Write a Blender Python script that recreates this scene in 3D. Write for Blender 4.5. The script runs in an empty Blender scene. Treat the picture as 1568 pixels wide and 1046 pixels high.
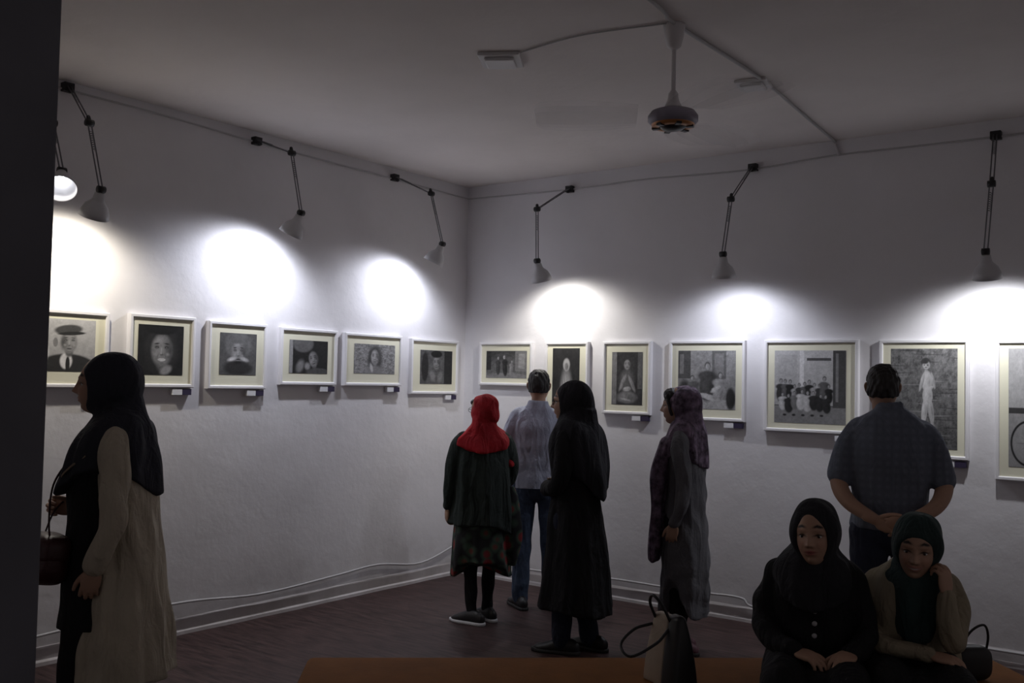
import bpy, math, random
import numpy as np
from mathutils import Vector, Matrix
random.seed(3); np.random.seed(3)
sc=bpy.context.scene
try:
    sc.view_settings.view_transform='Standard'; sc.view_settings.look='None'
except Exception: pass
rad=math.radians

# ------------------------------------------------------------- materials
def mat(name,col,rough=.8,bump=0,bscale=40,var=0,vscale=6,metal=0,stretch=None,spec=None,emit=None,alpha=None,folds=0):
    m=bpy.data.materials.new(name); m.use_nodes=True; nt=m.node_tree; N=nt.nodes; L=nt.links
    b=N['Principled BSDF']; b.inputs['Base Color'].default_value=(*col,1); b.inputs['Roughness'].default_value=rough
    b.inputs['Metallic'].default_value=metal
    if spec is not None: b.inputs['Specular IOR Level'].default_value=spec
    if alpha is not None: b.inputs['Alpha'].default_value=alpha
    if emit: b.inputs['Emission Color'].default_value=(*emit[:3],1); b.inputs['Emission Strength'].default_value=emit[3]
    tc=N.new('ShaderNodeTexCoord'); mp=N.new('ShaderNodeMapping'); L.new(tc.outputs['Object'],mp.inputs[0])
    if stretch: mp.inputs['Scale'].default_value=stretch
    if var:
        n=N.new('ShaderNodeTexNoise'); n.inputs['Scale'].default_value=vscale; n.inputs['Detail'].default_value=5; L.new(mp.outputs[0],n.inputs[0])
        r=N.new('ShaderNodeValToRGB'); r.color_ramp.elements[0].position=.3; r.color_ramp.elements[1].position=.7
        r.color_ramp.elements[0].color=(*[c*(1-var) for c in col],1); r.color_ramp.elements[1].color=(*[min(1,c*(1+var)) for c in col],1)
        L.new(n.outputs[0],r.inputs[0]); L.new(r.outputs[0],b.inputs['Base Color'])
    if bump:
        n=N.new('ShaderNodeTexNoise'); n.inputs['Scale'].default_value=bscale; n.inputs['Detail'].default_value=4; L.new(mp.outputs[0],n.inputs[0])
        bp=N.new('ShaderNodeBump'); bp.inputs['Strength'].default_value=bump; bp.inputs['Distance'].default_value=.01
        L.new(n.outputs[0],bp.inputs['Height']); last=bp
        if folds:
            m2=N.new('ShaderNodeMapping'); m2.inputs['Scale'].default_value=(1,1,.3); L.new(tc.outputs['Object'],m2.inputs[0])
            n2=N.new('ShaderNodeTexNoise'); n2.inputs['Scale'].default_value=13; n2.inputs['Detail'].default_value=3; n2.inputs['Distortion'].default_value=.8; L.new(m2.outputs[0],n2.inputs[0])
            b2=N.new('ShaderNodeBump'); b2.inputs['Strength'].default_value=folds; b2.inputs['Distance'].default_value=.05
            L.new(n2.outputs[0],b2.inputs['Height']); L.new(bp.outputs[0],b2.inputs['Normal']); last=b2
        L.new(last.outputs[0],b.inputs['Normal'])
    return m
def colmat(name,rough=.6,spec=.3):
    m=bpy.data.materials.new(name); m.use_nodes=True; nt=m.node_tree
    a=nt.nodes.new('ShaderNodeAttribute'); a.attribute_name='Col'
    b=nt.nodes['Principled BSDF']; nt.links.new(a.outputs['Color'],b.inputs['Base Color']); b.inputs['Roughness'].default_value=rough
    b.inputs['Specular IOR Level'].default_value=spec
    return m
def plaster(name,col,dirt=True):
    m=mat(name,col,.95,bump=.0,spec=.1); nt=m.node_tree; N=nt.nodes; L=nt.links; b=N['Principled BSDF']
    tc=N.new('ShaderNodeTexCoord')
    n1=N.new('ShaderNodeTexNoise'); n1.inputs['Scale'].default_value=1.6; n1.inputs['Detail'].default_value=7; n1.inputs['Roughness'].default_value=.55
    n2=N.new('ShaderNodeTexNoise'); n2.inputs['Scale'].default_value=22; n2.inputs['Detail'].default_value=4
    L.new(tc.outputs['Object'],n1.inputs[0]); L.new(tc.outputs['Object'],n2.inputs[0])
    ad=N.new('ShaderNodeMath'); ad.operation='MULTIPLY_ADD'; L.new(n2.outputs[0],ad.inputs[0]); ad.inputs[1].default_value=.08; L.new(n1.outputs[0],ad.inputs[2])
    bp=N.new('ShaderNodeBump'); bp.inputs['Strength'].default_value=.45; bp.inputs['Distance'].default_value=.03
    L.new(ad.outputs[0],bp.inputs['Height']); L.new(bp.outputs[0],b.inputs['Normal'])
    r=N.new('ShaderNodeValToRGB'); r.color_ramp.elements[0].position=.25; r.color_ramp.elements[0].color=(*[c*.92 for c in col],1)
    r.color_ramp.elements[1].position=.6; r.color_ramp.elements[1].color=(*col,1); L.new(n1.outputs[0],r.inputs[0])
    out=r.outputs[0]
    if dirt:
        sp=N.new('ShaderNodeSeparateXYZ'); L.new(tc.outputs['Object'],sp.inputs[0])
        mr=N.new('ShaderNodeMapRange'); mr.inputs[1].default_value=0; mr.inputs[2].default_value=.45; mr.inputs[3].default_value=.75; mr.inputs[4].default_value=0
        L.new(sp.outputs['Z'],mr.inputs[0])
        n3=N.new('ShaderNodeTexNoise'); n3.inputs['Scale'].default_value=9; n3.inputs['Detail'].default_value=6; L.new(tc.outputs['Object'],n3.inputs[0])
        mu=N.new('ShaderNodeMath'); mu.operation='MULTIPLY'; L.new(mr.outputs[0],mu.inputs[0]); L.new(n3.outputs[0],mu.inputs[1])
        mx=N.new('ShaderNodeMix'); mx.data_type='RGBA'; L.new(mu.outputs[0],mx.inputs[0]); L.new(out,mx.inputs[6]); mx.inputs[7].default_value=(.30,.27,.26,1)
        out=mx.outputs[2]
    L.new(out,b.inputs['Base Color'])
    return m
def floral(name):
    m=mat(name,(.01,.01,.012),.85); nt=m.node_tree; N=nt.nodes; L=nt.links; b=N['Principled BSDF']
    tc=N.new('ShaderNodeTexCoord'); v=N.new('ShaderNodeTexVoronoi'); v.inputs['Scale'].default_value=11; L.new(tc.outputs['Object'],v.inputs[0])
    r=N.new('ShaderNodeValToRGB'); e=r.color_ramp.elements; e[0].position=.0; e[0].color=(.34,.02,.03,1); e[1].position=.62; e[1].color=(.012,.012,.014,1)
    x=e.new(.30); x.color=(.22,.03,.03,1); x=e.new(.42); x.color=(.05,.09,.06,1)
    L.new(v.outputs['Distance'],r.inputs[0]); L.new(r.outputs[0],b.inputs['Base Color']); return m
def check(name,c1,c2,scale,rough=.85):
    m=mat(name,c1,rough,bump=.3,bscale=60,folds=.5); nt=m.node_tree; N=nt.nodes; L=nt.links; b=N['Principled BSDF']
    tc=N.new('ShaderNodeTexCoord'); outs=[]
    for d in ('X','Z'):
        w=N.new('ShaderNodeTexWave'); w.bands_direction=d; w.inputs['Scale'].default_value=scale; w.inputs['Distortion'].default_value=.6; L.new(tc.outputs['Object'],w.inputs[0]); outs.append(w.outputs['Fac'])
    mm=N.new('ShaderNodeMath'); mm.operation='MULTIPLY'; L.new(outs[0],mm.inputs[0]); L.new(outs[1],mm.inputs[1])
    mx=N.new('ShaderNodeMix'); mx.data_type='RGBA'; L.new(mm.outputs[0],mx.inputs[0]); mx.inputs[6].default_value=(*c1,1); mx.inputs[7].default_value=(*c2,1)
    L.new(mx.outputs[2],b.inputs['Base Color']); return m

# ------------------------------------------------------------- mesh helpers
def empty(name,loc=(0,0,0),yaw=0,scale=1):
    o=bpy.data.objects.new(name,None); sc.collection.objects.link(o); o.location=loc; o.rotation_euler=(0,0,yaw); o.scale=(scale,)*3; o.empty_display_size=.1; return o
def mk(name,V,F,m,parent=None,smooth=True,bevel=0,solid=0):
    me=bpy.data.meshes.new(name); me.from_pydata([tuple(map(float,v)) for v in V],[],[tuple(map(int,f)) for f in F]); me.update()
    if smooth: me.polygons.foreach_set('use_smooth',[True]*len(me.polygons))
    me.materials.append(m); o=bpy.data.objects.new(name,me); sc.collection.objects.link(o)
    if parent: o.parent=parent
    if solid: md=o.modifiers.new('s','SOLIDIFY'); md.thickness=solid
    if bevel: md=o.modifiers.new('b','BEVEL'); md.width=bevel; md.segments=3
    return o
def join(parts):
    V=[];F=[];n=0
    for v,f in parts:
        v=np.asarray(v,float); V.append(v); F+= [tuple(i+n for i in q) for q in f]; n+=len(v)
    return np.vstack(V),F
def boxg(a,b):
    x0,y0,z0=a;x1,y1,z1=b
    V=[(x0,y0,z0),(x1,y0,z0),(x1,y1,z0),(x0,y1,z0),(x0,y0,z1),(x1,y0,z1),(x1,y1,z1),(x0,y1,z1)]
    return np.array(V,float),[(0,3,2,1),(4,5,6,7),(0,1,5,4),(1,2,6,5),(2,3,7,6),(3,0,4,7)]
def box(name,a,b,m,parent=None,bevel=0): return mk(name,*boxg(a,b),m,parent,False,bevel)
def cr(S,sub=6):
    S=np.asarray(S,float)
    if len(S)<3 or sub<2:
        t=np.linspace(0,1,sub+1)[:,None]
        return np.vstack([S[i]*(1-t[:-1])+S[i+1]*t[:-1] for i in range(len(S)-1)]+[S[-1:]])
    P=np.vstack([2*S[0]-S[1],S,2*S[-1]-S[-2]]); out=[]
    for i in range(1,len(P)-2):
        for k in range(sub):
            t=k/sub; out.append(.5*((2*P[i])+(P[i+1]-P[i-1])*t+(2*P[i-1]-5*P[i]+4*P[i+1]-P[i+2])*t*t+(3*P[i]-P[i-1]-3*P[i+1]+P[i+2])*t**3))
    out.append(S[-1]); return np.array(out)
def stitch(R,n,closed_caps=True):
    k=len(R); V=np.vstack(R); F=[]
    for i in range(k-1):
        for j in range(n):
            a=i*n+j;b=i*n+(j+1)%n; F.append((a,b,b+n,a+n))
    if closed_caps:
        V=np.vstack([V,R[0].mean(0),R[-1].mean(0)]); c0=k*n;c1=k*n+1
        for j in range(n):
            F.append((c0,(j+1)%n,j)); F.append((c1,(k-1)*n+j,(k-1)*n+(j+1)%n))
    return V,F
def rings(S,n=64,fold=None,zf=None,sub=5,e=2.2):
    """S rows (z,cx,cy,rx,ry)"""
    S=cr(S,sub); R=[]; th=np.linspace(0,2*np.pi,n,endpoint=False); c=np.cos(th); s=np.sin(th)
    cx=np.sign(c)*abs(c)**(2/e); sy=np.sign(s)*abs(s)**(2/e)
    for i,r in enumerate(S):
        t=i/(len(S)-1); f=np.ones(n) if fold is None else fold(th,t)
        z=np.full(n,r[0]) if zf is None else r[0]+zf(th,t)
        R.append(np.stack([r[1]+r[3]*cx*f, r[2]+r[4]*sy*f, z],1))
    return stitch(R,n)
def tube(P,r,n=16,side=(1,0,0),sub=6,cap=True,fold=None):
    r=[(a,a) if np.isscalar(a) else a for a in r]
    S=cr(np.hstack([np.asarray(P,float),np.asarray(r,float)]),sub); P=S[:,:3]; rr=np.maximum(S[:,3:],.0005)
    T=np.gradient(P,axis=0); T/=np.linalg.norm(T,axis=1)[:,None]+1e-9
    a=np.array(side,float)
    if abs(a@T[0])>.9: a=np.array((0,1.,0)) if abs(T[0][1])<.9 else np.array((0,0,1.))
    th=np.linspace(0,2*np.pi,n,endpoint=False); R=[]
    def ring(p,A,B,ra,rb,t): 
        f=1 if fold is None else fold(th,t)
        return p+np.outer(np.cos(th)*ra*f,A)+np.outer(np.sin(th)*rb*f,B)
    for i in range(len(P)):
        a=a-(a@T[i])*T[i]; a/=np.linalg.norm(a); b=np.cross(T[i],a); t=i/(len(P)-1)
        if i==0 and cap:
            for q in (1.2,.8,.4): R.append(ring(P[0]-T[0]*min(rr[0])*math.sin(q),a,b,*(rr[0]*math.cos(q)),0))
        R.append(ring(P[i],a,b,*rr[i],t))
        if i==len(P)-1 and cap:
            for q in (.4,.8,1.2): R.append(ring(P[-1]+T[-1]*min(rr[-1])*math.sin(q),a,b,*(rr[-1]*math.cos(q)),1))
    return stitch(R,n)
def sleeve(P,r,cx=0,n=20):
    """arm sleeve whose root is carried inward so it melts into the shoulder"""
    x,y,z=P[0]; return tube([(cx+(x-cx)*.45,y,z+.028)]+list(P),[r[0]*.62]+list(r),n)
def dirs(nu=48,nv=32):
    V=[];F=[]
    V.append((0,0,1))
    for i in range(1,nv):
        ph=math.pi*i/nv
        for j in range(nu):
            t=2*math.pi*j/nu; V.append((math.sin(ph)*math.cos(t),math.sin(ph)*math.sin(t),math.cos(ph)))
    V.append((0,0,-1)); last=len(V)-1
    for j in range(nu): F.append((0,1+j,1+(j+1)%nu))
    for i in range(nv-2):
        for j in range(nu):
            a=1+i*nu+j;b=1+i*nu+(j+1)%nu; F.append((a,a+nu,b+nu,b))
    for j in range(nu): F.append((last,1+(nv-2)*nu+(j+1)%nu,1+(nv-2)*nu+j))
    return np.array(V),F
def ell(c,r,R=None,nu=32,nv=20,p=1):
    V,F=dirs(nu,nv)
    if p!=1: V=np.sign(V)*abs(V)**p
    V=V*np.array(r)
    if R is not None: V=V@np.array(R.to_3x3()).T
    return V+np.array(c),F
def xf(g,M):
    V,F=g; A=np.array(M); return V@A[:3,:3].T+A[:3,3],F
def lathe(prof,n=32):
    R=[]; th=np.linspace(0,2*np.pi,n,endpoint=False)
    for r,z in prof: R.append(np.stack([np.cos(th)*r,np.sin(th)*r,np.full(n,z)],1))
    return stitch(R,n,False)
def align(loc,d):
    q=Vector(d).to_track_quat('Z','Y'); return Matrix.Translation(loc)@q.to_matrix().to_4x4()
def wr_fn(amp,sc3,seed=0,n=7):
    rs=np.random.RandomState(seed); K=rs.normal(size=(n,3))*np.array(sc3); ph=rs.rand(n)*6.28
    def f(V):
        W=V+.03*np.sin(V[:,[1,2,0]]*9+seed)
        s=sum(np.sin(W@K[i]+ph[i]) for i in range(n))/math.sqrt(n)
        return amp*s
    return f
def fuse(name,parts,m,parent=None,voxel=.008,smooth=3,wr=None,colf=None):
    V,F=join(parts); me=bpy.data.meshes.new(name); me.from_pydata(V.tolist(),[],F); me.update()
    o=bpy.data.objects.new('tmp',me); sc.collection.objects.link(o)
    md=o.modifiers.new('r','REMESH'); md.mode='VOXEL'; md.voxel_size=voxel; md.use_smooth_shade=True
    if smooth: md=o.modifiers.new('s','SMOOTH'); md.factor=.5; md.iterations=smooth
    dg=bpy.context.evaluated_depsgraph_get(); me2=bpy.data.meshes.new_from_object(o.evaluated_get(dg)); bpy.data.objects.remove(o); bpy.data.meshes.remove(me)
    n=len(me2.vertices); co=np.empty(n*3); me2.vertices.foreach_get('co',co); co=co.reshape(-1,3)
    if wr is not None:
        no=np.empty(n*3); me2.vertices.foreach_get('normal',no); no=no.reshape(-1,3)
        co=co+no*wr(co)[:,None]; me2.vertices.foreach_set('co',co.ravel()); me2.update()
    if colf is not None:
        a=me2.color_attributes.new('Col','FLOAT_COLOR','POINT'); C=np.ones((n,4)); C[:,:3]=colf(co); a.data.foreach_set('color',C.ravel())
    me2.name=name; me2.materials.clear(); me2.materials.append(m)
    me2.polygons.foreach_set('use_smooth',[True]*len(me2.polygons))
    o=bpy.data.objects.new(name,me2); sc.collection.objects.link(o)
    if parent: o.parent=parent
    return o

# ------------------------------------------------------------- room
M_wall=plaster('wall_plaster',(.77,.755,.775)); M_ceil=plaster('ceiling_plaster',(.80,.75,.73),False)
M_floor=mat('floor_dark_wood',(.050,.029,.028),.5,bump=.2,bscale=14,var=.55,vscale=5,stretch=(1,6,1),spec=.25)
M_base=plaster('baseboard_paint',(.62,.59,.60)); M_pil=mat('pillar_dark_paint',(.13,.13,.15),.9,bump=.3,bscale=8,var=.1)
M_white=mat('white_enamel',(.66,.65,.66),.45); M_cable=mat('cable_white',(.5,.49,.5),.6); M_black=mat('black_plastic',(.012,.012,.014),.45)
M_metal=mat('lamp_rod_metal',(.16,.16,.17),.4,metal=.7)
H=3.22
box('floor',(-.1,-9,-.1),(7,.1,0),M_floor)
box('ceiling',(-.1,-9,H),(7,.1,H+.1),M_ceil)
box('wall_left',(-.12,-9,0),(0,.12,H),M_wall)
box('wall_back',(0,0,0),(7,.12,H),M_wall)
box('pillar',(3.25,-6.35,0),(3.855,-5.65,H),M_pil,bevel=.006)
def skirting(name,along):
    V=[];F=[]; n=60
    for i in range(n+1):
        s=i/n*(8.9 if along=='y' else 6.9)
        w=.014+.004*math.sin(i*1.7)+.003*math.sin(i*.6)
        for (o,z) in ((0,.0),(w+.012,.0),(w+.010,.02),(w*.7,.03),(w*.6,.085+.006*math.sin(i*.9)),(0,.10)):
            V.append((o,-s,z) if along=='y' else (s,-o,z))
    for i in range(n):
        for j in range(5):
            a=i*6+j; F.append((a,a+1,a+7,a+6) if along=='y' else (a,a+6,a+7,a+1))
    mk(name,V,F,M_base,None,False)
skirting('baseboard_left','y'); skirting('baseboard_back','x')

# ------------------------------------------------------------- pictures
def vnoise(u,v,k,rs):
    G=rs.rand(k+3,k+3); x=u*k; y=v*k; i=np.clip(x.astype(int),0,k); j=np.clip(y.astype(int),0,k); fx=x-i; fy=y-j; fx=fx*fx*(3-2*fx); fy=fy*fy*(3-2*fy)
    return (G[i,j]*(1-fx)+G[i+1,j]*fx)*(1-fy)+(G[i,j+1]*(1-fx)+G[i+1,j+1]*fx)*fy
class Pic:
    def __init__(s,w,h,bg=.3,top=None):
        s.nx=max(20,int(w/.0030)); s.ny=max(20,int(h/.0030)); u,v=np.meshgrid((np.arange(s.nx+1))/s.nx,(np.arange(s.ny+1))/s.ny); s.u=u; s.v=v; s.a=w/h
        s.I=np.full(u.shape,float(bg)) if top is None else bg+(top-bg)*v
    def el(s,cx,cy,rx,ry,val,rot=0,soft=.25,al=1):
        c,n=math.cos(rad(rot)),math.sin(rad(rot)); X=(s.u-cx)*s.a; Y=s.v-cy; rx=rx*s.a
        x=X*c+Y*n; y=-X*n+Y*c; d=np.sqrt((x/rx)**2+(y/ry)**2); m=np.clip((1-d)/soft,0,1)*al; m=m*m*(3-2*m); s.I=s.I*(1-m)+val*m; return s
    def sh(s,cx,cy,rx,ry,val,rot=0,soft=.3,side=.55):
        """form with a lit left flank and a shaded right flank"""
        s.el(cx,cy,rx,ry,val,rot,soft); s.el(cx+rx*.45,cy-ry*.1,rx*.6,ry*.9,val*.35,rot,.9,side); s.el(cx-rx*.35,cy+ry*.2,rx*.4,ry*.6,min(.9,val*1.4),rot,.95,.6); return s
    def rc(s,x0,y0,x1,y1,val,al=1):
        m=((s.u>x0)&(s.u<x1)&(s.v>y0)&(s.v<y1))*al; s.I=s.I*(1-m)+val*m; return s
    def man(s,x,y,h,body,head=.3,lean=0,w=.30):
        """small person: head on shoulders on a tapering body; y = foot height"""
        a=s.a; s.sh(x,y+h*.36,h*w*.5/a,h*.40,body,lean,.3); s.sh(x-lean*.0006,y+h*.62,h*w*.62/a,h*.15,body,lean,.4); hx=x-math.sin(rad(lean))*h*.3
        s.el(hx,y+h*.86,h*.095/a,h*.12,head*.25,0,.4); s.sh(hx,y+h*.84,h*.07/a,h*.095,head,0,.4,.5)
    def nz(s,amp,k=6,seed=1):
        rs=np.random.RandomState(seed); f=0
        for kk,a in ((k,.35),(k*2,.3),(k*4,.3),(k*9,.3)): f=f+a*(vnoise(s.u,s.v,kk,rs)-.5)*2
        s.I=np.clip(s.I*(1+amp*f*.8),.008,.9); return s
    def face(s,cx,cy,r,skin=.4,dark=.02,tilt=0,lit=1):
        a=s.a; q=lambda dx,dy:(cx+(dx*math.cos(rad(tilt))-dy*math.sin(rad(tilt)))*r/a, cy+(dx*math.sin(rad(tilt))+dy*math.cos(rad(tilt)))*r)
        def E(dx,dy,rx,ry,v,rot=0,soft=.5,al=1): x,y=q(dx,dy); s.el(x,y,rx*r/a,ry*r,v,tilt+rot,soft,al)
        E(0,-.75,.42,.5,skin*.35,0,.5)
        E(0,0,.74,1.0,skin*.75,0,.3); E(-.15*lit,.05,.5,.75,skin,0,.8)
        E(.5*lit,0,.38,.85,skin*.28,0,.9,.9)
        E(-.1,.55,.45,.28,skin*1.3,0,.9,.6)
        for k in (-1,1):
            E(k*.29,.16,.24,.16,skin*.3,0,.9,.95); E(k*.29,.15,.13,.055,dark,0,.6); E(k*.29,.14,.035,.03,skin*1.4,0,.6)
            E(k*.30,.34,.24,.055,dark*1.5,-k*8,.7,.9); E(k*.36,-.22,.2,.16,skin*1.35,0,.9,.6)
            E(k*.24,-.32,.05,.22,skin*.45,k*22,.9,.7)
        E(-.03,-.02,.07,.26,skin*1.5,0,.9,.8); E(0,-.24,.17,.09,skin*.35,0,.8,.9); E(-.03,-.18,.09,.07,skin*1.5,0,.9,.8)
        E(0,-.50,.30,.06,dark,0,.6,.95); E(0,-.60,.22,.06,skin*1.2,0,.9,.7); E(0,-.72,.3,.06,skin*.5,0,.9,.7)
        return s
def P1(w,h):
    p=Pic(w,h,.34,.46).nz(.12,3); p.el(.5,.0,.62,.36,.035,0,.12); p.el(.02,.35,.16,.26,.75,0,.4); p.el(.47,.20,.13,.18,.7,0,.3); p.el(.50,.13,.045,.18,.03)
    p.face(.52,.56,.25,.30,lit=-1); p.el(.5,.80,.30,.11,.07,6,.3); p.el(.56,.73,.30,.04,.03,4,.3); p.el(.27,.55,.05,.1,.2); return p.nz(.25,14,2)
def P2(w,h):
    p=Pic(w,h,.02).nz(.3,5); p.el(.52,.5,.44,.56,.03,0,.3); p.face(.52,.50,.38,.26,.01); p.el(.5,.95,.45,.16,.015); p.el(.62,.10,.18,.12,.28,25,.6); p.el(.52,.31,.10,.035,.55); return p.nz(.35,12,3)
def P3(w,h):
    p=Pic(w,h,.10).nz(.3,5); p.el(.5,.7,.42,.36,.16,0,.3); p.face(.5,.54,.33,.30,.015); p.el(.5,.86,.44,.13,.14,0,.4); p.el(.5,.16,.48,.22,.035,0,.4); p.el(.33,.38,.17,.07,.62,16,.8); p.el(.67,.38,.17,.07,.52,-16,.8); p.el(.5,.30,.16,.05,.02,0,.7); return p.nz(.4,14,4)
def P4(w,h):
    p=Pic(w,h,.02).nz(.3,5); p.rc(0,.0,.09,1,.3); p.el(.35,.9,.3,.3,.13); p.face(.62,.44,.28,.24,.012,12); p.el(.28,.22,.13,.3,.2,-30,.7); p.el(.47,.22,.10,.16,.28,20,.7); p.el(.75,.05,.35,.14,.08); return p.nz(.4,12,5)
def P5(w,h):
    p=Pic(w,h,.24).nz(1.2,24,9); p.el(.5,.5,.22,.6,.07,0,.4); p.face(.5,.56,.30,.36,.03); p.el(.5,.08,.3,.25,.22,0,.5); p.el(.42,.2,.05,.22,.5,20,.7); return p.nz(.4,16,6)
def P6(w,h):
    p=Pic(w,h,.10).nz(.5,6); p.rc(.75,0,1,1,.03); p.face(.5,.62,.24,.24,.015); p.el(.5,.89,.2,.12,.02); p.el(.38,.24,.12,.25,.22,20,.7); p.el(.62,.22,.11,.24,.2,-20,.7); p.el(.15,.5,.12,.5,.03); return p.nz(.45,12,7)
def Q1(w,h):
    p=Pic(w,h,.16,.06).nz(.5,6); p.el(.5,.05,.6,.16,.22); p.rc(0,.3,.12,1,.04); p.rc(.72,.25,1,1,.2); p.rc(.80,.35,.95,.9,.3); p.man(.30,.1,.75,.06,.3); p.man(.47,.05,.85,.035,.4,5); p.man(.62,.1,.6,.25,.3,-6); return p.nz(.5,14,8)
def Q2(w,h):
    p=Pic(w,h,.03).nz(.4,4); p.sh(.52,.22,.30,.58,.30,0,.5); p.el(.52,.74,.15,.12,.45,0,.4); p.sh(.52,.71,.08,.075,.22,0,.4); p.el(.42,.3,.03,.4,.10,8,.9); p.el(.62,.3,.03,.4,.08,-8,.9); p.el(.52,.35,.03,.3,.5,3,.9); return p.nz(.3,10,9)
def Q3(w,h):
    p=Pic(w,h,.045).nz(.5,6); p.rc(0,0,.16,1,.2); p.rc(.84,.3,1,1,.12); p.sh(.5,.44,.30,.30,.13,0,.5); p.face(.5,.76,.11,.34,.02); p.sh(.50,.14,.40,.14,.20,0,.4); p.sh(.36,.42,.07,.22,.30,-25,.5); p.sh(.66,.40,.07,.22,.28,25,.5); p.sh(.5,.30,.16,.055,.42,8,.5); p.el(.45,.10,.25,.03,.4,-10,.7); return p.nz(.5,14,10)
def Q4(w,h):
    p=Pic(w,h,.20,.30).nz(.25,4); p.rc(0,.52,.22,1,.09); p.rc(.03,.6,.10,.94,.2); p.rc(.60,.52,.84,1,.14); p.rc(.64,.58,.80,.95,.22); p.rc(.0,0,1,.16,.36); p.sh(.12,.26,.15,.28,.05,0,.4)
    p.man(.52,.12,.72,.07,.34,0,.5); p.man(.28,.10,.50,.12,.32,10,.5); p.man(.72,.10,.56,.32,.35,-8,.45); p.sh(.36,.22,.19,.055,.50,10,.4); p.sh(.56,.20,.17,.06,.45,-14,.4); p.sh(.66,.34,.12,.045,.5,30,.5); p.el(.30,.12,.07,.03,.5,0,.5); p.sh(.92,.18,.10,.24,.03,0,.4); return p.nz(.5,20,11)
def Q5(w,h):
    p=Pic(w,h,.34,.46).nz(.08,3); p.rc(0,0,1,.24,.22); p.rc(.36,.42,.42,1,.62); p.rc(.82,.22,1,1,.07); p.rc(.86,.3,.9,.96,.2); p.rc(.46,.86,.80,.90,.08); p.rc(.05,.5,.32,.94,.38); p.rc(.0,.235,.82,.25,.08)
    rs=np.random.RandomState(5)
    for i in range(11): p.man(.09+i*.068,.27+rs.rand()*.04,.26+rs.rand()*.10,[.04,.10,.02,.3][i%4],.28,rs.rand()*10-5,.42)
    for i in range(8): p.man(.12+i*.088,.13+rs.rand()*.05,.26+rs.rand()*.05,[.45,.03,.16,.5][i%4] if i<5 else .03,.3,rs.rand()*16-8,.5)
    for i in range(5): p.el(.15+i*.13,.11,.035,.02,.03,0,.5)
    return p.nz(.35,26,12)
def Q6(w,h):
    p=Pic(w,h,.10,.17).nz(1.0,16,13)
    for i in range(26): p.el(random.random(),i/26+.02,random.uniform(.1,.4),.007,random.choice((.02,.03,.3)),random.uniform(-4,4),.8,.75)
    p.el(.53,.865,.085,.052,.06,0,.3); p.sh(.54,.835,.065,.050,.45,0,.3); p.el(.52,.868,.075,.03,.05,8,.5); p.el(.51,.835,.012,.006,.03); p.el(.56,.835,.012,.006,.03); p.el(.535,.812,.02,.005,.05)
    p.sh(.54,.775,.03,.03,.35,0,.4); p.sh(.55,.67,.088,.12,.52,0,.22); p.sh(.475,.665,.030,.115,.45,-14,.3); p.sh(.64,.68,.028,.10,.40,12,.3); p.sh(.60,.60,.07,.022,.5,40,.4); p.sh(.56,.53,.085,.10,.50,0,.22)
    p.sh(.515,.38,.05,.155,.50,-5,.22); p.sh(.61,.38,.047,.155,.40,7,.22); p.sh(.50,.19,.033,.11,.46,4,.25); p.sh(.645,.20,.032,.11,.36,10,.25); p.el(.48,.085,.05,.018,.4); p.el(.68,.09,.05,.018,.3); p.el(.7,.06,.25,.03,.02,0,.6,.8); return p.nz(.3,20,14)
def Q7(w,h):
    p=Pic(w,h,.26,.32).nz(.2,6); p.rc(0,.45,1,.5,.05); p.rc(0,.5,.5,1,.4)
    for cx,r in ((.28,.2),(.92,.2)):
        p.el(cx,.2,r*1.3,r,.02,0,.05); p.el(cx,.2,r*1.16,r*.90,.28,0,.05); p.el(cx,.2,.03,.02,.02)
        for q in range(4): p.el(cx,.2,r*1.15,.003,.12,45*q,.5,.7)
    p.el(.55,.32,.28,.012,.03,20,.3); p.el(.55,.26,.2,.010,.03,-20,.3); p.man(.52,.3,.5,.04,.3,0,.35); return p.nz(.3,18,15)
M_frame=mat('frame_white_lacquer',(.80,.79,.81),.5); M_mat=mat('mat_cream_board',(.76,.74,.59),.9); M_pic=colmat('photo_print',.55,.2)
M_lab=mat('label_white',(.75,.75,.78),.8); M_labd=mat('label_dark',(.03,.02,.06),.7)
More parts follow.
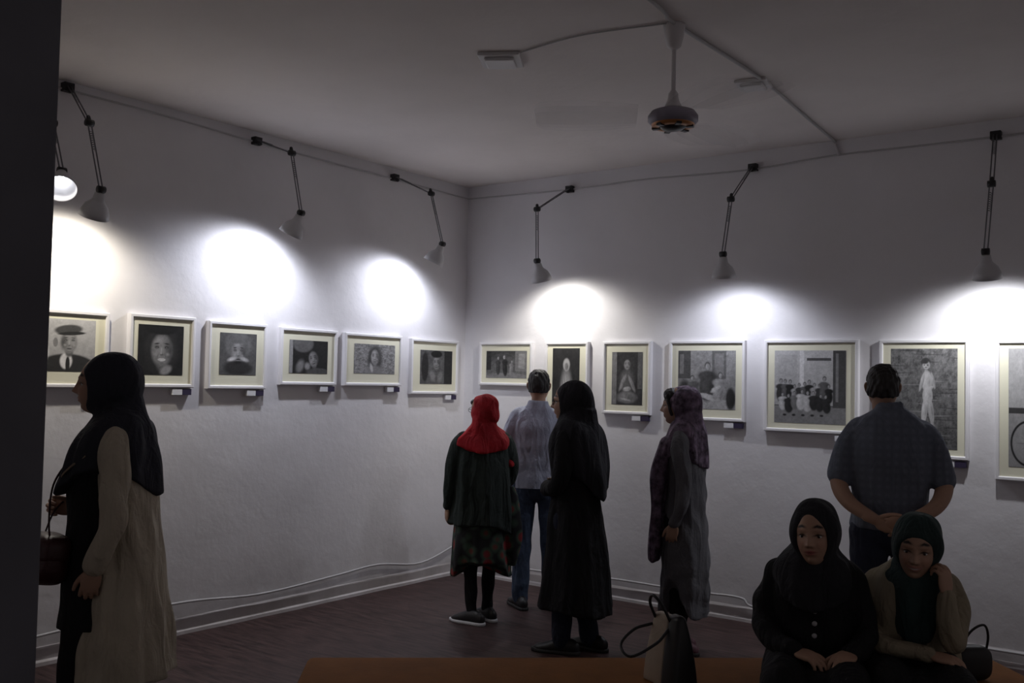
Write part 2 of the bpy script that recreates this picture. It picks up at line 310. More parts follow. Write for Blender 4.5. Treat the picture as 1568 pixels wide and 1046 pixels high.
def framed(wall,s0,s1,z0,z1,ps0,ps1,pz0,pz1,fn,label=True):
    root=empty('framed_photograph',(0,0,0))
    cx,cz=(s0+s1)/2,(z0+z1)/2
    if wall=='L': root.location=(0,cx,cz); root.rotation_euler=(0,0,rad(90))
    else: root.location=(cx,0,cz)
    a,b,c,d=s0-cx,s1-cx,z0-cz,z1-cz; w=.022; dp=.032
    V=[];F=[]
    prof=[(0,0),(0,dp),(.004,dp+.003),(w-.005,dp+.003),(w,dp-.003),(w,.012)]
    for (px,pz,ix,iz) in ((a,c,1,1),(b,c,-1,1),(b,d,-1,-1),(a,d,1,-1)):
        for (o,y) in prof: V.append((px+ix*o,-y,pz+iz*o))
    m=len(prof)
    for i in range(4):
        j=(i+1)%4
        for k in range(m-1): F.append((i*m+k,j*m+k,j*m+k+1,i*m+k+1))
    mk('frame_moulding',V,F,M_frame,root,False)
    box('mat_board',(a+w-.004,-.022,c+w-.004),(b-w+.004,-.002,d-w+.004),M_mat,root)
    x0,x1,q0,q1=ps0-cx,ps1-cx,pz0-cz,pz1-cz; p=fn(x1-x0,q1-q0)
    ny,nx=p.I.shape; X=x0+p.u*(x1-x0); Z=q0+p.v*(q1-q0)
    V=np.stack([X.ravel(),np.full(X.size,-.0235),Z.ravel()],1); F=[]
    for i in range(ny-1):
        for j in range(nx-1):
            k=i*nx+j; F.append((k,k+1,k+nx+1,k+nx))
    o=mk('print',V,F,M_pic,root); C=np.ones((X.size,4)); g=np.clip(p.I.ravel(),.008,.85); C[:,0]=g; C[:,1]=g*.99; C[:,2]=g*1.0
    o.data.color_attributes.new('Col','FLOAT_COLOR','POINT').data.foreach_set('color',C.ravel())
    if label:
        lx=b-.15; box('label_card',(lx,-.03,c-.045),(lx+.07,-.0,c-.008),M_lab,root,.001); box('label_tag',(lx+.072,-.03,c-.045),(lx+.135,-.0,c-.008),M_labd,root,.001)
framed('L',-3.72,-3.25,1.51,1.94,-3.65,-3.33,1.60,1.89,P1)
framed('L',-3.12,-2.67,1.515,1.95,-3.06,-2.75,1.59,1.89,P2)
framed('L',-2.57,-2.11,1.51,1.94,-2.48,-2.19,1.60,1.87,P3)
framed('L',-1.99,-1.475,1.54,1.93,-1.91,-1.56,1.62,1.85,P4)
framed('L',-1.40,-.80,1.54,1.925,-1.30,-.87,1.63,1.85,P5)
framed('L',-.69,-.12,1.48,1.915,-.58,-.19,1.56,1.83,P6)
framed('B',.18,.715,1.56,1.91,.25,.66,1.62,1.84,Q1,False)
framed('B',.84,1.24,1.28,1.91,.91,1.16,1.37,1.86,Q2,False)
framed('B',1.37,1.78,1.37,1.91,1.45,1.71,1.44,1.83,Q3)
framed('B',1.93,2.51,1.35,1.91,2.00,2.44,1.43,1.84,Q4)
framed('B',2.65,3.28,1.30,1.91,2.72,3.20,1.36,1.84,Q5)
framed('B',3.41,3.935,1.18,1.905,3.48,3.87,1.24,1.85,Q6)
framed('B',4.08,4.60,1.08,1.90,4.15,4.53,1.16,1.85,Q7)

# ------------------------------------------------------------- wall lamps
M_bulb=mat('bulb_glow',(1,1,1),.4,emit=(.95,.96,1,9)); M_shade=mat('lamp_shade_enamel',(.55,.55,.57),.4)
def lamp(mount,elbow,joint,axis,power,col=(.86,.89,1),wall='L'):
    root=empty('wall_spot_lamp',mount); m=Vector(mount); e=Vector(elbow)-m; j=Vector(joint)-m; ax=Vector(axis).normalized()
    wd=Vector((1,0,0)) if wall=='L' else Vector((0,-1,0)); sd=wd.cross(Vector((0,0,1)))
    mk('clamp',*join([xf(boxg((-.03,-.025,0),(.03,.025,.045)),align((0,0,0),wd)),tube([wd*.03,wd*.05+Vector((0,0,-.02))],[.016,.016],10)]),M_black,root,False,.004)
    st=wd*.045
    P=[]
    for k in (-1,1):
        P.append(tube([st+sd*.010*k,e+sd*.010*k],[.0038,.0038],8,sub=2)); P.append(tube([e+sd*.010*k,j+sd*.010*k],[.0038,.0038],8,sub=2))
    mk('arm_rods',*join(P),M_metal,root)
    S=[]
    for (a,b) in ((st,e),(e,j)):
        d=(b-a); n=44; pts=[]; x=d.normalized().cross(sd)
        for i in range(n): t=.12+.3*i/n; q=i*1.3; pts.append(a+d*t+(x*math.cos(q)+sd*math.sin(q))*.008)
        S.append(tube(pts,[.0016]*n,5,sub=1))
    mk('springs',*join(S),M_metal,root)
    K=[]
    for q in (e,j): K.append(xf(lathe([(0.001,-.02),(.019,-.02),(.019,.02),(.001,.02)],14),align(q,sd)))
    K.append(tube([j,j+ax*.03],[.012,.014],10))
    K.append(tube([e-(j-e).normalized()*.03,e],[.011,.013],10))
    mk('joint_knobs',*join(K),M_black,root)
    mk('shade',*xf(lathe([(.012,.015),(.026,.022),(.030,.055),(.036,.065),(.060,.090),(.074,.125),(.080,.155)],36),align(j,ax)),M_shade,root,True,0,.002)
    mk('bulb',*xf(ell((0,0,.072),(.020,.020,.024)),align(j,ax)),M_bulb,root)
    ld=bpy.data.lights.new('spot','SPOT'); ld.energy=power; ld.color=col; ld.spot_size=rad(168); ld.spot_blend=.9; ld.shadow_soft_size=.022
    lo=bpy.data.objects.new('spot_light',ld); sc.collection.objects.link(lo); lo.parent=root; lo.location=j+ax*.122; lo.rotation_euler=ax.to_track_quat('-Z','Y').to_euler()
lamp((0,-3.55,3.18),(.4,-3.63,2.91),(.4,-3.55,2.57),(-.42,.0,-.90),31,(1,.92,.78))
lamp((0,-2.24,3.15),(.4,-2.26,3.02),(.4,-2.17,2.65),(-.43,-.17,-.89),38)
lamp((0,-.92,3.14),(.4,-.92,2.98),(.4,-.78,2.62),(-.40,-.20,-.90),32)
lamp((0,-4.05,3.15),(.42,-3.84,2.86),(.4,-3.77,2.63),(.6,-.35,-.72),8,(1,.95,.9))
lamp((1.04,0,3.10),(1.0,-.4,2.89),(1.01,-.4,2.50),(.05,.36,-.93),28,(1,.97,.91),wall='B')
lamp((2.55,0,3.10),(2.56,-.4,2.82),(2.51,-.4,2.46),(-.05,.22,-.97),22,wall='B')
lamp((4.08,0,3.12),(4.13,-.4,2.76),(4.10,-.4,2.38),(0,.30,-.95),33,(.95,.96,1),wall='B')

# ------------------------------------------------------------- cables / ceiling
mk('wall_cable',*tube([(.012,-8,3.16),(.012,-3.5,3.17),(.012,-2.2,3.145),(.012,-.9,3.13),(.014,-.02,3.12)],[.006]*5,8),M_cable)
mk('wall_cable',*tube([(.02,-.012,3.12),(1,-.012,3.10),(1.7,-.012,3.11),(2.5,-.012,3.09),(3.14,-.012,3.12),(4.1,-.012,3.115),(6.9,-.012,3.13)],[.006]*7,8),M_cable)
mk('ceiling_conduit',*tube([(3.36,-4.2,H-.009),(3.28,-2.78,H-.009),(3.24,-2.5,H-.009),(3.24,-1.58,H-.009),(3.17,-.7,H-.009),(3.11,-.02,H-.009),(3.12,-.012,H-.04),(3.14,-.012,3.12)],[.0085]*8,8),M_cable)
mk('ceiling_cable',*tube([(2.42,-2.56,H-.006),(2.8,-2.6,H-.006),(3.2,-2.52,H-.006)],[.004]*3,8),M_cable)
mk('floor_cable',*tube([(.02,-6,.13),(.02,-4,.15),(.025,-2.81,.20),(.025,-2.1,.155),(.025,-1.43,.18),(.025,-1.0,.20),(.025,-.52,.15),(.02,-.05,.25)],[.008]*8,8),M_cable)
mk('floor_cable',*tube([(.02,-.02,.13),(.7,-.028,.12),(1.45,-.028,.15),(2.12,-.028,.15),(2.49,-.028,.16),(2.7,-.028,.10),(4.0,-.028,.09),(6,-.028,.11)],[.008]*8,8),M_cable)
def plate(x,y,s,yaw):
    r=empty('ceiling_light_plate',(x,y,H),yaw)
    box('plate',(-s/2,-s/2,-.018),(s/2,s/2,0),M_white,r,.006); box('diffuser',(-s*.36,-s*.36,-.035),(s*.36,s*.36,-.016),M_white,r,.012)
plate(2.28,-2.53,.21,rad(30)); plate(3.17,-1.47,.17,rad(10))
# fan
fan=empty('ceiling_fan',(3.22,-2.47,H)); M_blade=mat('fan_blade_blur',(.85,.85,.87),.6,alpha=.10); M_brass=mat('fan_brass',(.50,.22,.08),.4,metal=.3); M_fan=mat('fan_white',(.64,.62,.63),.45); M_fang=mat('fan_motor_grey',(.26,.24,.30),.5)
mk('canopy',*lathe([(.001,0),(.050,0),(.050,-.01),(.044,-.05),(.032,-.10),(.013,-.115),(.001,-.115)]),M_fan,fan)
mk('rod',*tube([(0,0,-.1),(0,0,-.33)],[.010,.010],14,sub=2),M_fan,fan)
mk('bell',*lathe([(.011,-.30),(.022,-.315),(.026,-.345),(.038,-.370),(.042,-.385),(.001,-.386)]),M_fan,fan)
mk('motor',*lathe([(.001,-.383),(.06,-.385),(.098,-.398),(.112,-.418),(.112,-.440),(.098,-.455),(.08,-.458)]),M_fang,fan)
mk('motor_ring',*lathe([(.097,-.454),(.092,-.466),(.064,-.470),(.060,-.46)]),M_brass,fan)
mk('motor_underside',*lathe([(.065,-.463),(.045,-.478),(.02,-.484),(.001,-.484)]),M_black,fan)
S=[]
for k in range(6):
    a=rad(60*k+15); S.append(xf(boxg((.062,-.012,-.473),(.094,.012,-.462)),Matrix.Rotation(a,4,'Z')))
mk('motor_vents',*join(S),M_black,fan,False)
for k in range(3):
    for s_,wf in enumerate((1.0,2.0,3.0)):
        a=rad(212+120*k); V=[];F=[]; n=14
        for i in range(n+1):
            r=.16+.46*i/n; w=(.05+.022*math.sin(i/n*2.6))*(1 if i<n else .7)*wf
            for q in (-1,0,1): V.append((r*math.cos(a)-q*w*math.sin(a),r*math.sin(a)+q*w*math.cos(a),-.425+q*.012+s_*.004))
        for i in range(n):
            for q in range(2): b=i*3+q; F.append((b,b+3,b+4,b+1))
        mk('blade_%d_%d'%(k+1,s_+1),V,F,M_blade,fan)

# ------------------------------------------------------------- bench
M_bench=mat('bench_brown_leather',(.215,.085,.022),.75,bump=.15,bscale=60,var=.12,spec=.12)
M_wood=mat('bench_dark_wood',(.03,.02,.015),.6)
u=Vector((.754,.657,0)).normalized(); nrm=Vector((.657,-.754,0)).normalized(); by=math.atan2(u.y,u.x)
bench=empty('bench',(2.09,-3.53,0),by)
V,F=boxg((0,-.62,.33),(3.0,0,.42)); mk('seat_pad',V,F,M_bench,bench,True,.03)
box('apron',(.04,-.58,.24),(2.96,-.04,.335),M_wood,bench,.005)
for i,(x,y) in enumerate([(.06,-.56),(2.88,-.56),(.06,-.12),(2.88,-.12),(1.47,-.56),(1.47,-.12)]): box('leg_%d'%(i+1),(x,y,0),(x+.06,y+.06,.25),M_wood,bench,.004)

# ------------------------------------------------------------- people toolkit
M_skin=colmat('skin',.55,.35); M_eye=mat('eye_white',(.6,.58,.55),.3); M_iris=mat('eye_iris',(.015,.01,.008),.2); M_hair=mat('hair_black',(.016,.013,.013),.55,bump=.8,bscale=80,stretch=(1,1,.2))
G2=lambda a,s:np.exp(-(a/s)**2)
def superq(D,pt=2.25,pb=2.7):
    x,y,z=D.T; rho=np.sqrt(x*x+y*y)+1e-9; p=np.where(z<0,pb,pt); k=np.clip(1-abs(z)**p,0,1)**(1/p)/rho
    return np.stack([x*k,y*k,z],1)
def head_geo(smile=0):
    D,F=dirs(110,90); S=superq(D); x,y,z=D.T
    X=S[:,0]*.073; Y=S[:,1]*.094; Z=z*.116; t=np.clip(-z,0,1)
    X=X*(1-.36*t**1.6); back=(y<0); Y=np.where(back,Y*(1-.45*t**1.2),Y); Y=np.where(~back,Y*(1-.10*t),Y)+.010*t
    m=np.clip(y*2.5,0,1); Zm=Z-smile*.007*(X/.022)**2*(abs(X)<.04)
    prof=np.where(Z>-.030,np.clip((.030-Z)/.060,0,1)**1.1,np.clip(1-(-.030-Z)/.010,0,1))
    Y+=m*(.027*G2(X,.0095)*prof+.008*G2(abs(X)-.011,.007)*G2(Z+.030,.009))
    Y-=m*.012*G2(abs(X)-.031,.016)*G2(Z-.004,.012)
    Y+=m*.006*G2(Z-.028,.010)*G2(abs(X)-.025,.028)
    Y+=m*(.006*G2(X,.022)*(G2(Zm+.053,.0048)+1.1*G2(Zm+.064,.0055))-.004*G2(X,.022)*G2(Zm+.0585,.002)-.004*G2(X,.02)*G2(Z+.077,.006))
    Y+=m*.007*G2(X,.022)*G2(Z+.096,.014); Y+=m*(.004+.004*smile)*G2(abs(X)-.038,.018)*G2(Z+.028,.02)
    return np.stack([X,Y,Z],1),F
def head_col(base,lip=(.40,.12,.11),smile=0):
    base=np.array(base)
    def f(inv):
        def g(co):
            A=np.array(inv); P=co@A[:3,:3].T+A[:3,3]; X,Y,Z=P.T; C=np.tile(base,(len(P),1)); fr=(Y>.03); w=.020+.006*smile; Zm=Z-smile*.007*(X/.022)**2
            def mix(m,c): 
                nonlocal C; m=(m*fr)[:,None]; C=C*(1-m)+np.array(c)*m
            mix(.22*G2(abs(X),.05)*G2(Z+.005,.06),base*1.18)
            mix(np.clip(1.6*G2(abs(X)-.032,.017)*G2(Z-.031-(.010-abs(abs(X)-.028)*.3),.0048),0,1),(.015,.011,.010))
            mix(.50*G2(abs(X)-.031,.018)*G2(Z-.004,.011),base*.40)
            mix(np.clip(1.5*G2(abs(X)-.031,.0155)*G2(Z-.0085+abs(abs(X)-.031)*.25,.0030),0,1),(.012,.009,.008))
            mix(np.clip(1.4*G2(X,w)*G2(Zm+.058,.0080),0,1),lip)
            if smile: mix(np.clip(1.2*G2(X,w*.7)*G2(Zm+.0585,.0030),0,1),(.55,.52,.48))
            else: mix(np.clip(1.2*G2(X,.019)*G2(Zm+.0585,.0018),0,1),np.array(lip)*.25)
            mix(.6*G2(abs(X)-.007,.004)*G2(Z+.038,.004),base*.25)
            mix(.35*G2(abs(X)-.036,.018)*G2(Z+.03,.02),base*np.array((1.1,.8,.8)))
            mix(.35*G2(abs(X)-.027-(-.03-Z)*.35,.004)*G2(Z+.045,.016),base*.6)
            return C
        return g
    return f
def hood_geo(ox=.074,top=.068,bot=-.100,R=(.094,.120,.132),c=(0,-.020,.004),inner=.70,rim=.12):
    D,F=dirs(100,80); V=superq(D,2.3,2.3)*np.array(R); X,Y,Z=V.T; zc=(top+bot)/2; zr=(top-bot)/2
    d=np.sqrt((X/ox)**2+(np.clip(abs(Z-zc)/zr,0,9))**2.4); m=np.clip((1-d)/rim,0,1)*(Y>0); m=m*m*(3-2*m)
    t=np.clip(-D[:,2],0,1); V[:,0]*=(1-.16*t)
    s=1-(1-inner)*m; return V*s[:,None]+np.array(c),F
def hair_geo():
    D,F=dirs(90,70); V=superq(D,2.5,2.8)*np.array((.081,.103,.121)); X,Y,Z=V.T
    V[:,1]=np.where(Y<0,Y*(1-.25*np.clip(-D[:,2],0,1)),Y)
    hl=.070-np.clip(-Y/.05+.3,0,1)*.110+.03*G2(Y+.012,.018)*(abs(X)>.06)
    m=np.clip((hl-Z)/.018,0,1); s=1-.30*m
    V=V*s[:,None]+np.array((0,-.006,.002)); return V,F
def ear(k): return tube([(k*.069,.004,.018),(k*.077,-.006,.026),(k*.083,-.017,.016),(k*.080,-.014,-.006),(k*.071,-.004,-.024)],[.006,.006,.006,.006,.006],8)
def hand_geo(curl=(25,35,25),thumb=20,spread=4,stub=.05):
    P=[ell((0,.045,0),(.040,.052,.015),p=.85),tube([(0,-stub,0),(0,.0,0),(0,.035,0)],[(.026,.019),(.026,.018),(.034,.015)],14)]
    for i,(x,y,L,r) in enumerate([(.030,.082,.070,.0088),(.010,.088,.078,.0090),(-.010,.086,.073,.0088),(-.028,.078,.058,.0078)]):
        a=0; p=Vector((x*.8,y-.03,0)); q=Vector((x,y,0)); pts=[p,q]; sp=rad(spread)*(1.5-i)
        for s,c in zip((.45,.32,.25),curl):
            a+=rad(c+i*2); q=q+Vector((math.sin(sp)*math.cos(a),math.cos(sp)*math.cos(a),-math.sin(a)))*L*s; pts.append(q)
        P.append(tube(pts,[r,r,r*.95,r*.88,r*.72],12,sub=4))
    t=rad(thumb); q=Vector((.022,.018,-.004)); pts=[q]
    for s,ang in ((.035,38),(.032,24),(.026,12)):
        q=q+Vector((math.sin(rad(ang)),math.cos(rad(ang))*math.cos(t),-math.sin(t)))*s; pts.append(q)
    P.append(tube(pts,[.014,.0115,.0100,.0078],12,sub=4)); return P
def mrx(d,n,loc,mirror,s=1):
    Y=Vector(d).normalized(); Z=-Vector(n); Z=(Z-Z.dot(Y)*Y).normalized(); X=Y.cross(Z)
    M=Matrix.Identity(4)
    for i in range(3): M[i][0]=X[i]*(-1 if mirror else 1)*s; M[i][1]=Y[i]*s; M[i][2]=Z[i]*s; M[i][3]=loc[i]
    return M
def shoe_geo(L=.25,w=.043,h=.085):
    V,F=tube([(0,-.07,h*.45),(0,-.04,h*.5),(0,.02,h*.5),(0,.09,h*.36),(0,L-.10,h*.26),(0,L-.08,h*.2)],[(w*.72,h*.5),(w*.82,h*.62),(w*.85,h*.55),(w*1.02,h*.4),(w*.85,h*.28),(w*.5,h*.2)],20,sub=5)
    V[:,2]=np.maximum(V[:,2],.004); return V,F
def sole_geo(L=.25,w=.047):
    V,F=tube([(0,-.075,.01),(0,-.04,.01),(0,.02,.01),(0,.09,.01),(0,L-.10,.01),(0,L-.075,.01)],[(w*.75,.03),(w*.85,.03),(w*.88,.03),(w*1.03,.03),(w*.85,.03),(w*.5,.03)],24,sub=5)
    V[:,2]=np.clip(V[:,2],0,.022); return V,F
SK=(.44,.27,.19)
class Fig:
    def __init__(s,name,x,y,d,scale=1,z=0): s.r=empty(name,(x,y,z),math.atan2(-d[0],d[1]),scale)
    def add(s,name,parts,m,voxel=.008,smooth=3,wr=None,colf=None): return fuse(name,parts,m,s.r,voxel,smooth,wr,colf)
    def head(s,pos,yaw=0,pitch=0,roll=0,skin=SK,ears=False,size=1,neck=None,lid=.005,smile=0):
        M=Matrix.Translation(pos)@Matrix.Rotation(rad(yaw),4,'Z')@Matrix.Rotation(rad(pitch),4,'X')@Matrix.Rotation(rad(roll),4,'Y')@Matrix.Scale(size,4)
        s.M=M; parts=[head_geo(smile)]
        for k in (-1,1):
            parts.append(ell((k*.031,.0665,.004+lid),(.0160,.0140,.0100),nu=24,nv=16)); parts.append(ell((k*.031,.066,-.0085),(.0150,.0125,.0065),nu=20,nv=12))
            if ears: parts.append(ear(k))
        parts=[xf(p,M) for p in parts]
        nb=neck or (pos[0],pos[1]-.035,pos[2]-.20)
        parts.append(tube([M@Vector((0,-.03,-.03)),M@Vector((0,-.025,-.10)),nb],[(.050,.052),(.050,.052),(.058,.055)],20))
        s.add('head',parts,M_skin,.0030,1,None,head_col(skin,smile=smile)(M.inverted()))
        E=join([xf(ell((k*.031,.0668,.002),(.0122,.0128,.0110),nu=20,nv=14),M) for k in (-1,1)]); mk('eyeballs',*E,M_eye,s.r)
        E=join([xf(ell((k*.031,.0752,.0012),(.0066,.0052,.0066),nu=16,nv=12),M) for k in (-1,1)]); mk('irises',*E,M_iris,s.r)
    def hand(s,wrist,d,n,right,curl=(25,35,25),thumb=20,spread=4,skin=SK,size=.95,extra=[]):
        M=mrx(d,n,wrist,right,size); base=np.array(skin)
        s.add('hand_right' if right else 'hand_left',[xf(p,M) for p in hand_geo(curl,thumb,spread)]+list(extra),M_skin,.0032,1,None,lambda co:np.tile(base,(len(co),1)))
    def shoes(s,fs,mu,ms,L=.25,h=.085):
        up=[];so=[]
        for x,y,a in fs:
            M=Matrix.Translation((x,y,0))@Matrix.Rotation(rad(a),4,'Z'); up.append(xf(shoe_geo(L,h=h),M)); so.append(xf(sole_geo(L),M))
        s.add('shoes',up,mu,.005,1); mk('shoe_soles',*join(so),ms,s.r,True)
    def legs(s,L,m,r=(.088,.060,.042),pelvis=None,voxel=.008,fold=None):
        P=[tube(l,list(r)+([r[-1]]*(len(l)-3)),20,fold=fold) for l in L]
        if pelvis: P.append(ell(*pelvis))
        s.add('trousers',P,m,voxel,3,wr_fn(.003,(22,22,30),4))
def glasses(f,M):
    P=[]
    for k in (-1,1):
        pts=[M@Vector((k*.032+.022*math.cos(t),.097,.004+.017*math.sin(t))) for t in np.linspace(0,2*math.pi,17)]; P.append(tube(pts,[.0018]*17,6,sub=1))
        P.append(tube([M@Vector((k*.054,.094,.008)),M@Vector((k*.074,.04,.008)),M@Vector((k*.078,-.01,.005))],[.0018]*3,6))
    P.append(tube([M@Vector((-.011,.100,.006)),M@Vector((.011,.100,.006))],[.0018]*2,6,sub=2))
    mk('glasses',*join(P),M_black,f.r)
C_=lambda n,c,**k:mat(n,c,.85,bump=.35,bscale=60,folds=.7,**k)
M_blk=C_('cloth_black',(.014,.014,.016),spec=.25); M_blk2=C_('scarf_black',(.020,.020,.025),spec=.3)
M_char=C_('scarf_charcoal',(.032,.034,.046),spec=.3); M_beige=C_('coat_beige',(.55,.49,.38),var=.08)
M_red=C_('scarf_red',(.42,.006,.014),var=.25); M_green=C_('poncho_dark_green',(.018,.028,.024))
M_shirt=C_('shirt_pale_blue',(.36,.38,.47),var=.06); M_jean=C_('jeans_blue',(.04,.06,.105),var=.3,vscale=20)
M_jeand=C_('jeans_dark',(.014,.019,.040),var=.3); M_purp=C_('scarf_mauve_pattern',(.16,.115,.17),var=.75,vscale=26)
M_grey=C_('manteau_grey',(.12,.12,.135),var=.1); M_mshirt=check('shirt_check_blue',(.125,.145,.19),(.16,.18,.23),8)
M_olive=C_('top_khaki',(.29,.245,.17),var=.1); M_teal=C_('scarf_dark_teal',(.014,.034,.033),var=.3)
M_sole=mat('sole_white',(.6,.6,.62),.7); M_soled=mat('sole_dark',(.02,.018,.018),.7); M_leath=mat('shoe_black',(.014,.013,.014),.5); M_maroon=mat('bag_maroon_leather',(.050,.012,.014),.4,bump=.2,bscale=60)
M_pink=mat('shoe_mauve',(.14,.06,.08),.6); M_flor=floral('tunic_floral'); M_gold=mat('scarf_border_tan',(.25,.19,.13),.8)
side_up=lambda k:(lambda th,t:k*t*np.cos(th)**2)
fold=lambda a,n,p=0:(lambda th,t:1+a*t*(np.sin(n*th+p)+.5*np.sin((n*2+1)*th+p*2)))

# ---- A: woman at the left, beige coat
f=Fig('woman_in_beige_coat',1.575,-4.11,(-.70,-.71),1.0)
f.head((0,.075,1.545),yaw=2,pitch=2,size=1.03)
f.add('headscarf',[xf(hood_geo(R=(.100,.122,.130),c=(0,-.028,.002),ox=.080),f.M),
  rings([(1.50,0,.0,.07,.08),(1.44,0,.0,.085,.10),(1.385,0,0,.13,.125),(1.33,0,.01,.19,.145),(1.24,0,.02,.22,.175),(1.10,0,.035,.215,.20)],72,fold(.04,7),side_up(.12))],M_char,.007,4,wr_fn(.006,(26,26,14),11))
mk('scarf_border',*tube([(-.02,.240,1.10),(-.10,.215,1.155),(-.17,.16,1.215),(-.225,.08,1.275)],[(.006,.002)]*4,8,side=(0,0,1)),M_gold,f.r)
f.add('coat',[rings([(1.40,0,0,.06,.06),(1.34,0,-.01,.165,.09),(1.2,0,-.02,.185,.12),(1.0,0,-.03,.18,.13),(.8,0,-.04,.20,.145),(.6,0,-.045,.215,.165),(.38,0,-.05,.23,.19)],96,fold(.05,9,1)),
  sleeve([(-.165,-.01,1.33),(-.215,-.03,1.19),(-.238,-.035,1.04),(-.235,-.01,.94),(-.225,.03,.85)],[.062,.057,.050,.046,.042]),
  sleeve([(.165,-.01,1.33),(.215,-.01,1.19),(.225,.02,1.07),(.18,.12,1.02),(.13,.19,1.03)],[.062,.055,.048,.043,.038])],M_beige,.007,3,wr_fn(.005,(30,30,18),12))
f.add('black_dress',[rings([(1.34,0,.02,.12,.09),(1.2,0,.06,.15,.125),(1.0,0,.065,.155,.13),(.8,0,.07,.16,.13),(.58,0,.075,.165,.14)],64,fold(.03,6))],M_blk,.009,2,wr_fn(.003,(25,25,15),5))
f.legs([[(-.09,.06,.82),(-.085,.13,.45),(-.08,.15,.09)],[(.09,.0,.82),(.09,-.02,.46),(.09,-.08,.09)]],M_blk,pelvis=((0,.03,.84),(.16,.12,.12)))
f.shoes([(-.08,.14,0),(.09,-.09,0)],M_leath,M_soled,.24)
f.hand((-.225,.035,.835),(.08,.18,-1),(1,.1,0),False,(28,35,25),15)
f.hand((.13,.205,1.03),(-.1,.9,.1),(-1,0,-.2),True,(55,60,40),40)
bag=empty('shoulder_bag',f.r.location,f.r.rotation_euler[2])
bM=Matrix.Translation((-.10,.242,.86))@Matrix.Rotation(rad(32),4,'Z')@Matrix.Rotation(rad(8),4,'X')
V,F=ell((0,0,0),(.11,.065,.10),p=.62,nu=48,nv=30); V[:,1]*=(1-.25*V[:,2]/.1)
mk('body',*xf((V,F),bM),M_maroon,bag); V,F=ell((-.0,-.0,.035),(.113,.069,.066),p=.62,nu=48,nv=30); mk('flap',*xf((V,F),bM),M_maroon,bag)
mk('strap',*tube([(-.17,.21,.92),(-.15,.225,1.02),(-.11,.225,1.15),(.0,.20,1.24)],[(.008,.003)]*4,8),M_maroon,bag)
mk('strap_far',*tube([(.0,.29,.92),(.07,.27,1.02),(.12,.22,1.10),(.08,.18,1.24)],[(.008,.003)]*4,8),M_maroon,bag)

# ---- B: red scarf
f=Fig('woman_in_red_headscarf',1.18,-1.22,(-.78,.63),.985)
f.head((0,.02,1.415),yaw=26,size=.96)
f.add('headscarf',[xf(hood_geo(ox=.076,top=.050,R=(.094,.114,.122),c=(0,-.026,.0)),f.M),
  rings([(1.38,0,-.01,.07,.08),(1.32,0,-.015,.085,.095),(1.27,0,-.01,.12,.11),(1.21,0,-.01,.175,.13),(1.14,0,-.01,.185,.14)],72,fold(.06,6),side_up(.05)),
  tube([(.15,-.02,1.22),(.185,-.04,1.15),(.19,-.05,1.06)],[(.04,.02),(.035,.018),(.02,.012)],14)],M_red,.006,3,wr_fn(.007,(34,34,30),21))
mk('fringe_hair',*xf(ell((0,.060,.058),(.060,.035,.030)),f.M),M_hair,f.r); glasses(f,f.M)
f.add('poncho',[rings([(1.29,0,0,.06,.06),(1.23,0,-.01,.15,.10),(1.1,0,-.01,.185,.13),(.95,0,-.01,.195,.15),(.80,0,-.01,.205,.16),(.66,0,-.01,.215,.17)],80,fold(.06,7),lambda th,t:-.10*t*np.clip(np.cos(th),0,1)**2),
  sleeve([(-.15,0,1.21),(-.20,-.01,1.08),(-.215,-.01,.95),(-.225,.02,.78)],[.055,.05,.043,.036]),sleeve([(.15,0,1.21),(.20,-.01,1.08),(.205,.03,.96),(.17,.13,.88)],[.055,.05,.043,.036])],M_green,.007,3,wr_fn(.006,(28,28,14),22))
f.add('floral_tunic',[rings([(.80,0,-.01,.17,.135),(.65,0,-.01,.185,.15),(.50,0,-.01,.195,.16),(.42,.01,-.01,.20,.165)],80,fold(.06,7,2),lambda th,t:-.12*t*np.cos(th+.3)**4),
  tube([(.185,-.07,.90),(.20,-.09,.75),(.21,-.10,.58),(.20,-.10,.40)],[(.03,.02),(.05,.02),(.055,.02),(.025,.014)],16)],M_flor,.007,2,wr_fn(.005,(30,30,16),23))
f.legs([[(-.075,0,.76),(-.07,-.01,.42),(-.06,-.03,.08)],[(.075,0,.76),(.07,.03,.42),(.065,.06,.08)]],M_blk,(.08,.052,.038),((0,0,.78),(.14,.11,.11)))
f.shoes([(-.06,-.05,42),(.065,.05,20)],M_leath,M_sole,.235)
f.hand((-.228,.025,.76),(-.0,.15,-1),(1,.1,0),False,size=.88); f.hand((.165,.14,.875),(-.5,.8,-.1),(-.6,-.6,-.3),True,(40,45,30),size=.88)

# ---- C: man in pale shirt
f=Fig('man_in_pale_shirt',1.215,-.635,(-.52,.85),1.005)
f.head((0,.01,1.555),yaw=0,pitch=3,ears=True,size=1.0)
f.add('hair',[xf(hair_geo(),f.M)],M_hair,.005,1,wr_fn(.003,(140,140,110),31))
f.add('shirt',[rings([(1.45,0,-.01,.065,.065),(1.415,0,-.01,.08,.075),(1.375,0,-.01,.15,.09),(1.28,0,-.01,.17,.115),(1.1,0,0,.165,.12),(.95,0,0,.165,.12),(.84,0,0,.175,.13)],72,fold(.025,7)),
  sleeve([(-.15,-.01,1.345),(-.20,-.03,1.2),(-.235,-.05,1.08),(-.215,.02,.98),(-.185,.07,.90)],[.054,.052,.048,.044,.038]),sleeve([(.15,-.01,1.345),(.20,-.01,1.2),(.215,.02,1.08),(.20,.1,.98),(.17,.15,.92)],[.054,.052,.048,.044,.038])],M_shirt,.007,5,wr_fn(.006,(26,26,26),32))
f.legs([[(-.09,0,.85),(-.10,0,.46),(-.10,-.02,.07)],[(.09,0,.85),(.10,.02,.46),(.11,.04,.07)]],M_jean,(.095,.070,.058),((0,0,.86),(.165,.12,.12)))
